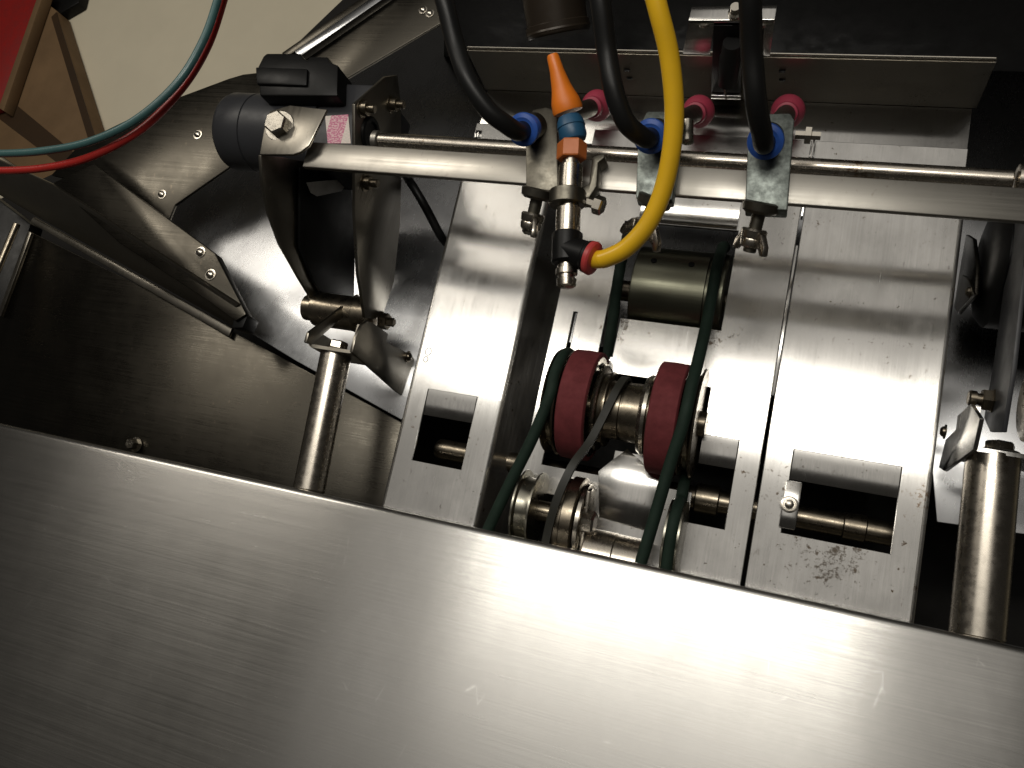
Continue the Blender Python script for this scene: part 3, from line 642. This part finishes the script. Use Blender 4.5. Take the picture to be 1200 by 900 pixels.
# ------------------------------------------------------------------ sensor bracket at rear
t_ = thing('sensor_bracket', 'folded steel bracket with black sensor standing behind the rear flange', 'bracket', tuple(UY(853, 120, 0.278)))
yy = 0.276
def qy(l, y=yy): return [UY(a, c, y) for a, c in l]
b_ = B(); prism(b_, qy([(800, 63), (807, 25), (838, 24), (832, 64)]), (0, 0.002, 0), 0.0005); obj('left_leaf', b_, 'plate', t_)
b_ = B(); prism(b_, qy([(893, 65), (895, 24), (908, 24), (902, 66)]), (0, 0.002, 0), 0.0005); obj('right_leaf', b_, 'plate', t_)
b_ = B(); prism(b_, qy([(807, 27), (807, 24), (908, 23), (908, 27)]), (0, 0.012, 0), 0.0005); obj('top_fold', b_, 'plate', t_)
b_ = B(); prism(b_, qy([(833, 114), (836, 30), (895, 30), (893, 66), (868, 68), (868, 116)], yy - .0005), (0, 0.004, 0), 0.0005); obj('back_web', b_, 'black', t_)
pA, pB = UY(852, 98, yy - .012), UY(858, 50, yy - .006)
b_ = B(); lathe(b_, pA, pB - pA, [(0, .006), (.002, .0078), (.030, .0084), (.032, .0076), ((pB - pA).length, .0070)], 28); obj('sensor', b_, 'rubber', t_)
b_ = B(); cyl(b_, UY(848, 97, yy - .012), UY(851, 117, yy - .014), 0.0008, 8, .0002); obj('wire', b_, 'bolt', t_)
b_ = B(); prism(b_, qy([(833, 112), (833, 116), (868, 117), (868, 113)], yy - .004), (0, 0.006, 0), 0.0005); obj('foot', b_, 'plate', t_)
for px, py in ((826, 22), (862, 13), (893, 22)):
    b_ = B(); lathe(b_, UY(px, py + 4, yy + .004), EZ, [(0, .0055), (.003, .0055), (.004, .0040), (.009 if px == 862 else .0042, .0036)], 14); obj('screw', b_, 'bolt', t_)
# dark tube at top
pA, pB = U(655, 42, 0.02), U(640, -60, 0.06)
t_ = thing('rear_tube', 'dark brown round tube end hanging at the top edge behind the flange', 'tube', tuple(pA))
b_ = B(); lathe(b_, pA, pB - pA, [(0, .015), (0, .0275), (.002, .029), (.010, .029), (.011, .0275), (.12, .0275)], 48); obj('tube_body', b_, 'dark_tube', t_)
b_ = B(); lathe(b_, pA + (pB - pA).normalized() * .001, pB - pA, [(0, .0285), (.003, .0296), (.006, .0285)], 48, cap=False); obj('rim', b_, 'dark_tube', t_)

# ================================================================== LEFT GUARDS AND HOPPER
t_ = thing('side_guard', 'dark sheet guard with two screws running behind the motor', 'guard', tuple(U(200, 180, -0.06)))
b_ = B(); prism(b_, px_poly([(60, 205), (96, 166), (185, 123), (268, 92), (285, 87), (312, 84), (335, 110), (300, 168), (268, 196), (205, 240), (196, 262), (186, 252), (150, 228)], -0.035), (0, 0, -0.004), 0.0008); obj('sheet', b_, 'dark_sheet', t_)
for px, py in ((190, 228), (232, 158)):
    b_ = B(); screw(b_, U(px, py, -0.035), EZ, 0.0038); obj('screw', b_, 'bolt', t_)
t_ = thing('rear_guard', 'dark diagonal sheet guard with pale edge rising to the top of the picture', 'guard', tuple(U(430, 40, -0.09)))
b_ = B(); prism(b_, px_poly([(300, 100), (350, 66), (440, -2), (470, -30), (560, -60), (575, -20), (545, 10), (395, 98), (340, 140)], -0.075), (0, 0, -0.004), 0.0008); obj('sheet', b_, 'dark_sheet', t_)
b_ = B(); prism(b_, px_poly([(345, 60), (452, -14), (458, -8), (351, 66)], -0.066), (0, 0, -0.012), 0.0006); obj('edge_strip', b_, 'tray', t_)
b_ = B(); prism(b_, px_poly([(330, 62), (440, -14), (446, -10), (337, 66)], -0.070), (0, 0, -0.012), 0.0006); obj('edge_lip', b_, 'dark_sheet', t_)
for px, py in ((496, 12), (504, 16)):
    b_ = B(); screw(b_, U(px, py, -0.075), EZ, 0.0036); obj('screw', b_, 'bolt', t_)

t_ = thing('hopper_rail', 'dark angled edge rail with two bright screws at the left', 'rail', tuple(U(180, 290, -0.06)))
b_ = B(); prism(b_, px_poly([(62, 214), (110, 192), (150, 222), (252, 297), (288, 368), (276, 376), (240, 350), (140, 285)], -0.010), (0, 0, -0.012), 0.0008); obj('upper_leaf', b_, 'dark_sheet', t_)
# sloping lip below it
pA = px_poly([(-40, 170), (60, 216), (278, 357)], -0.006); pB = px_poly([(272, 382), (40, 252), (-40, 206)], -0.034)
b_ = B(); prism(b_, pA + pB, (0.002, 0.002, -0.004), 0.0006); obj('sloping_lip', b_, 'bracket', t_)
b_ = B(); prism(b_, px_poly([(276, 357), (290, 370), (284, 384), (272, 384)], -0.014), (0, 0, -0.02), 0.0006); obj('end_cap', b_, 'black', t_)
for px, py in ((235, 296), (247, 322)):
    b_ = B(); screw(b_, U(px, py, -0.010), EZ, 0.0042); obj('screw', b_, 'bolt', t_)

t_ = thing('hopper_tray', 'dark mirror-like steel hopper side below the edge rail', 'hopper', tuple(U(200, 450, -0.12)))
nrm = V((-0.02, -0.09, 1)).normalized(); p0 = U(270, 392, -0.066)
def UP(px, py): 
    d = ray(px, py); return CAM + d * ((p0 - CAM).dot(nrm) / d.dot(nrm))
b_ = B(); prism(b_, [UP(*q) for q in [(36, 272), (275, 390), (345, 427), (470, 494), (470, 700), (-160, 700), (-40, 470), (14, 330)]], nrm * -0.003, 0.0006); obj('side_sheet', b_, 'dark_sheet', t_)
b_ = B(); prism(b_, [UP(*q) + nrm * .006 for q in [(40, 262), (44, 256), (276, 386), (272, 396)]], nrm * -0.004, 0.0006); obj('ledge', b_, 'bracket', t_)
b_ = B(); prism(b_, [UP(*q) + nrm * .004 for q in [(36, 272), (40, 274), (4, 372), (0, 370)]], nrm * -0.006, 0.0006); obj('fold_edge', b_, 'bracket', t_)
b_ = B(); hexbolt(b_, UP(160, 521) + nrm * .0005, nrm, 0.0062, 0.009, True, 0.3); obj('hex_bolt', b_, 'bolt', t_)
t_ = single('hopper_strut', prism(B(), px_poly([(-60, 190), (36, 262), (-2, 372), (-60, 500)], -0.09), (0, 0, -0.02), 0.002), 'black', 'black strut left of the hopper side at the picture edge', 'strut')
b_ = B(); cyl(b_, U(20, 262, -0.05), U(-30, 380, -0.05), 0.004, 20); single('strut_rod', b_, 'old', 'thin dark rod at the left picture edge beside the hopper', 'rod')

# ================================================================== THINGS ON THE FLOOR
zb = -0.80
ct = thing('cardboard_box', 'flat brown cardboard carton with dark tape on the beige floor', 'carton', tuple(U(40, 110, -0.85)))
quad = px_poly([(66, 12), (116, 172), (58, 222), (-90, 120), (-40, -70)], zb)
b_ = B(); prism(b_, quad, (0, 0, -0.048), 0.004); obj('carton', b_, 'card', ct)
b_ = B(); prism(b_, px_poly([(-30, 92), (6, 112), (88, 180), (74, 196), (0, 140), (-40, 118)], zb + .0015), (0, 0, -0.001), 0); obj('tape', b_, 'tape', ct)
b_ = B(); prism(b_, px_poly([(66, 14), (114, 168), (106, 172), (60, 20)], zb + .0015), (0, 0, -0.001), 0); obj('flap_edge', b_, 'tape', ct)
rb_ = thing('red_lid', 'flat red plastic lid lying on the carton at the upper left corner', 'lid', tuple(U(0, 40, -0.799)))
b_ = B(); prism(b_, px_poly([(50, -14), (2, 124), (-80, 150), (-120, -60)], -0.772), (0, 0, -0.026), 0.004); obj('panel', b_, 'redbin', rb_)
b_ = B(); prism(b_, px_poly([(53, -14), (4, 130), (-2, 126), (47, -14)], -0.768), (0, 0, -0.030), 0.002); obj('rim', b_, 'card', rb_)
b_ = B(); prism(b_, px_poly([(52, -30), (100, -30), (92, 3), (68, 17), (56, 10)], -0.82), (0, 0, -0.03), 0.004)
single('floor_shoe', b_, 'black', 'small black block standing on the floor beside the carton', 'block')

# ------------------------------------------------------------------ red and teal hoses
hose('red air line looping across the upper left corner', 'air_line', [U(a, b, z) for a, b, z in [(275, -50, .10), (262, 0, .10), (243, 55, .10), (212, 105, .10), (165, 152, .10), (105, 184, .10), (50, 197, .10), (-5, 200, .10), (-60, 198, .10)]], 0.0036, 'red_hose')
hose('teal air line looping inside the red one at the upper left', 'air_line', [U(a, b, z) for a, b, z in [(268, -50, .112), (255, 0, .112), (238, 48, .112), (208, 97, .112), (160, 140, .112), (105, 166, .112), (50, 177, .112), (-5, 180, .112), (-60, 178, .112)]], 0.0036, 'teal_hose')

# ================================================================== FRONT COVER
t_ = thing('front_cover', 'large brushed steel front cover filling the bottom of the picture', 'cover', (0.1, -0.3, 0.02))
r = 0.005; yc, zc = -0.129, 0.058
sl = math.tan(math.radians(8.8))
top = [(yc - .42, zc + r + sl * .42 ), (yc - .0045, zc + r + .0004)]
prof = top + [(yc + r * math.sin(math.radians(a)), zc + r * math.cos(math.radians(a))) for a in (5, 20, 35, 50, 65, 80, 92)] + [(yc + r, zc - .03)]
b_ = B(); ribbon(b_, prof, EY, EZ, EX, -0.62, 0.62, 0.002); obj('sheet', b_, 'cover', t_)

for o in bpy.data.objects:
    if '_o' in o: del o['_o']
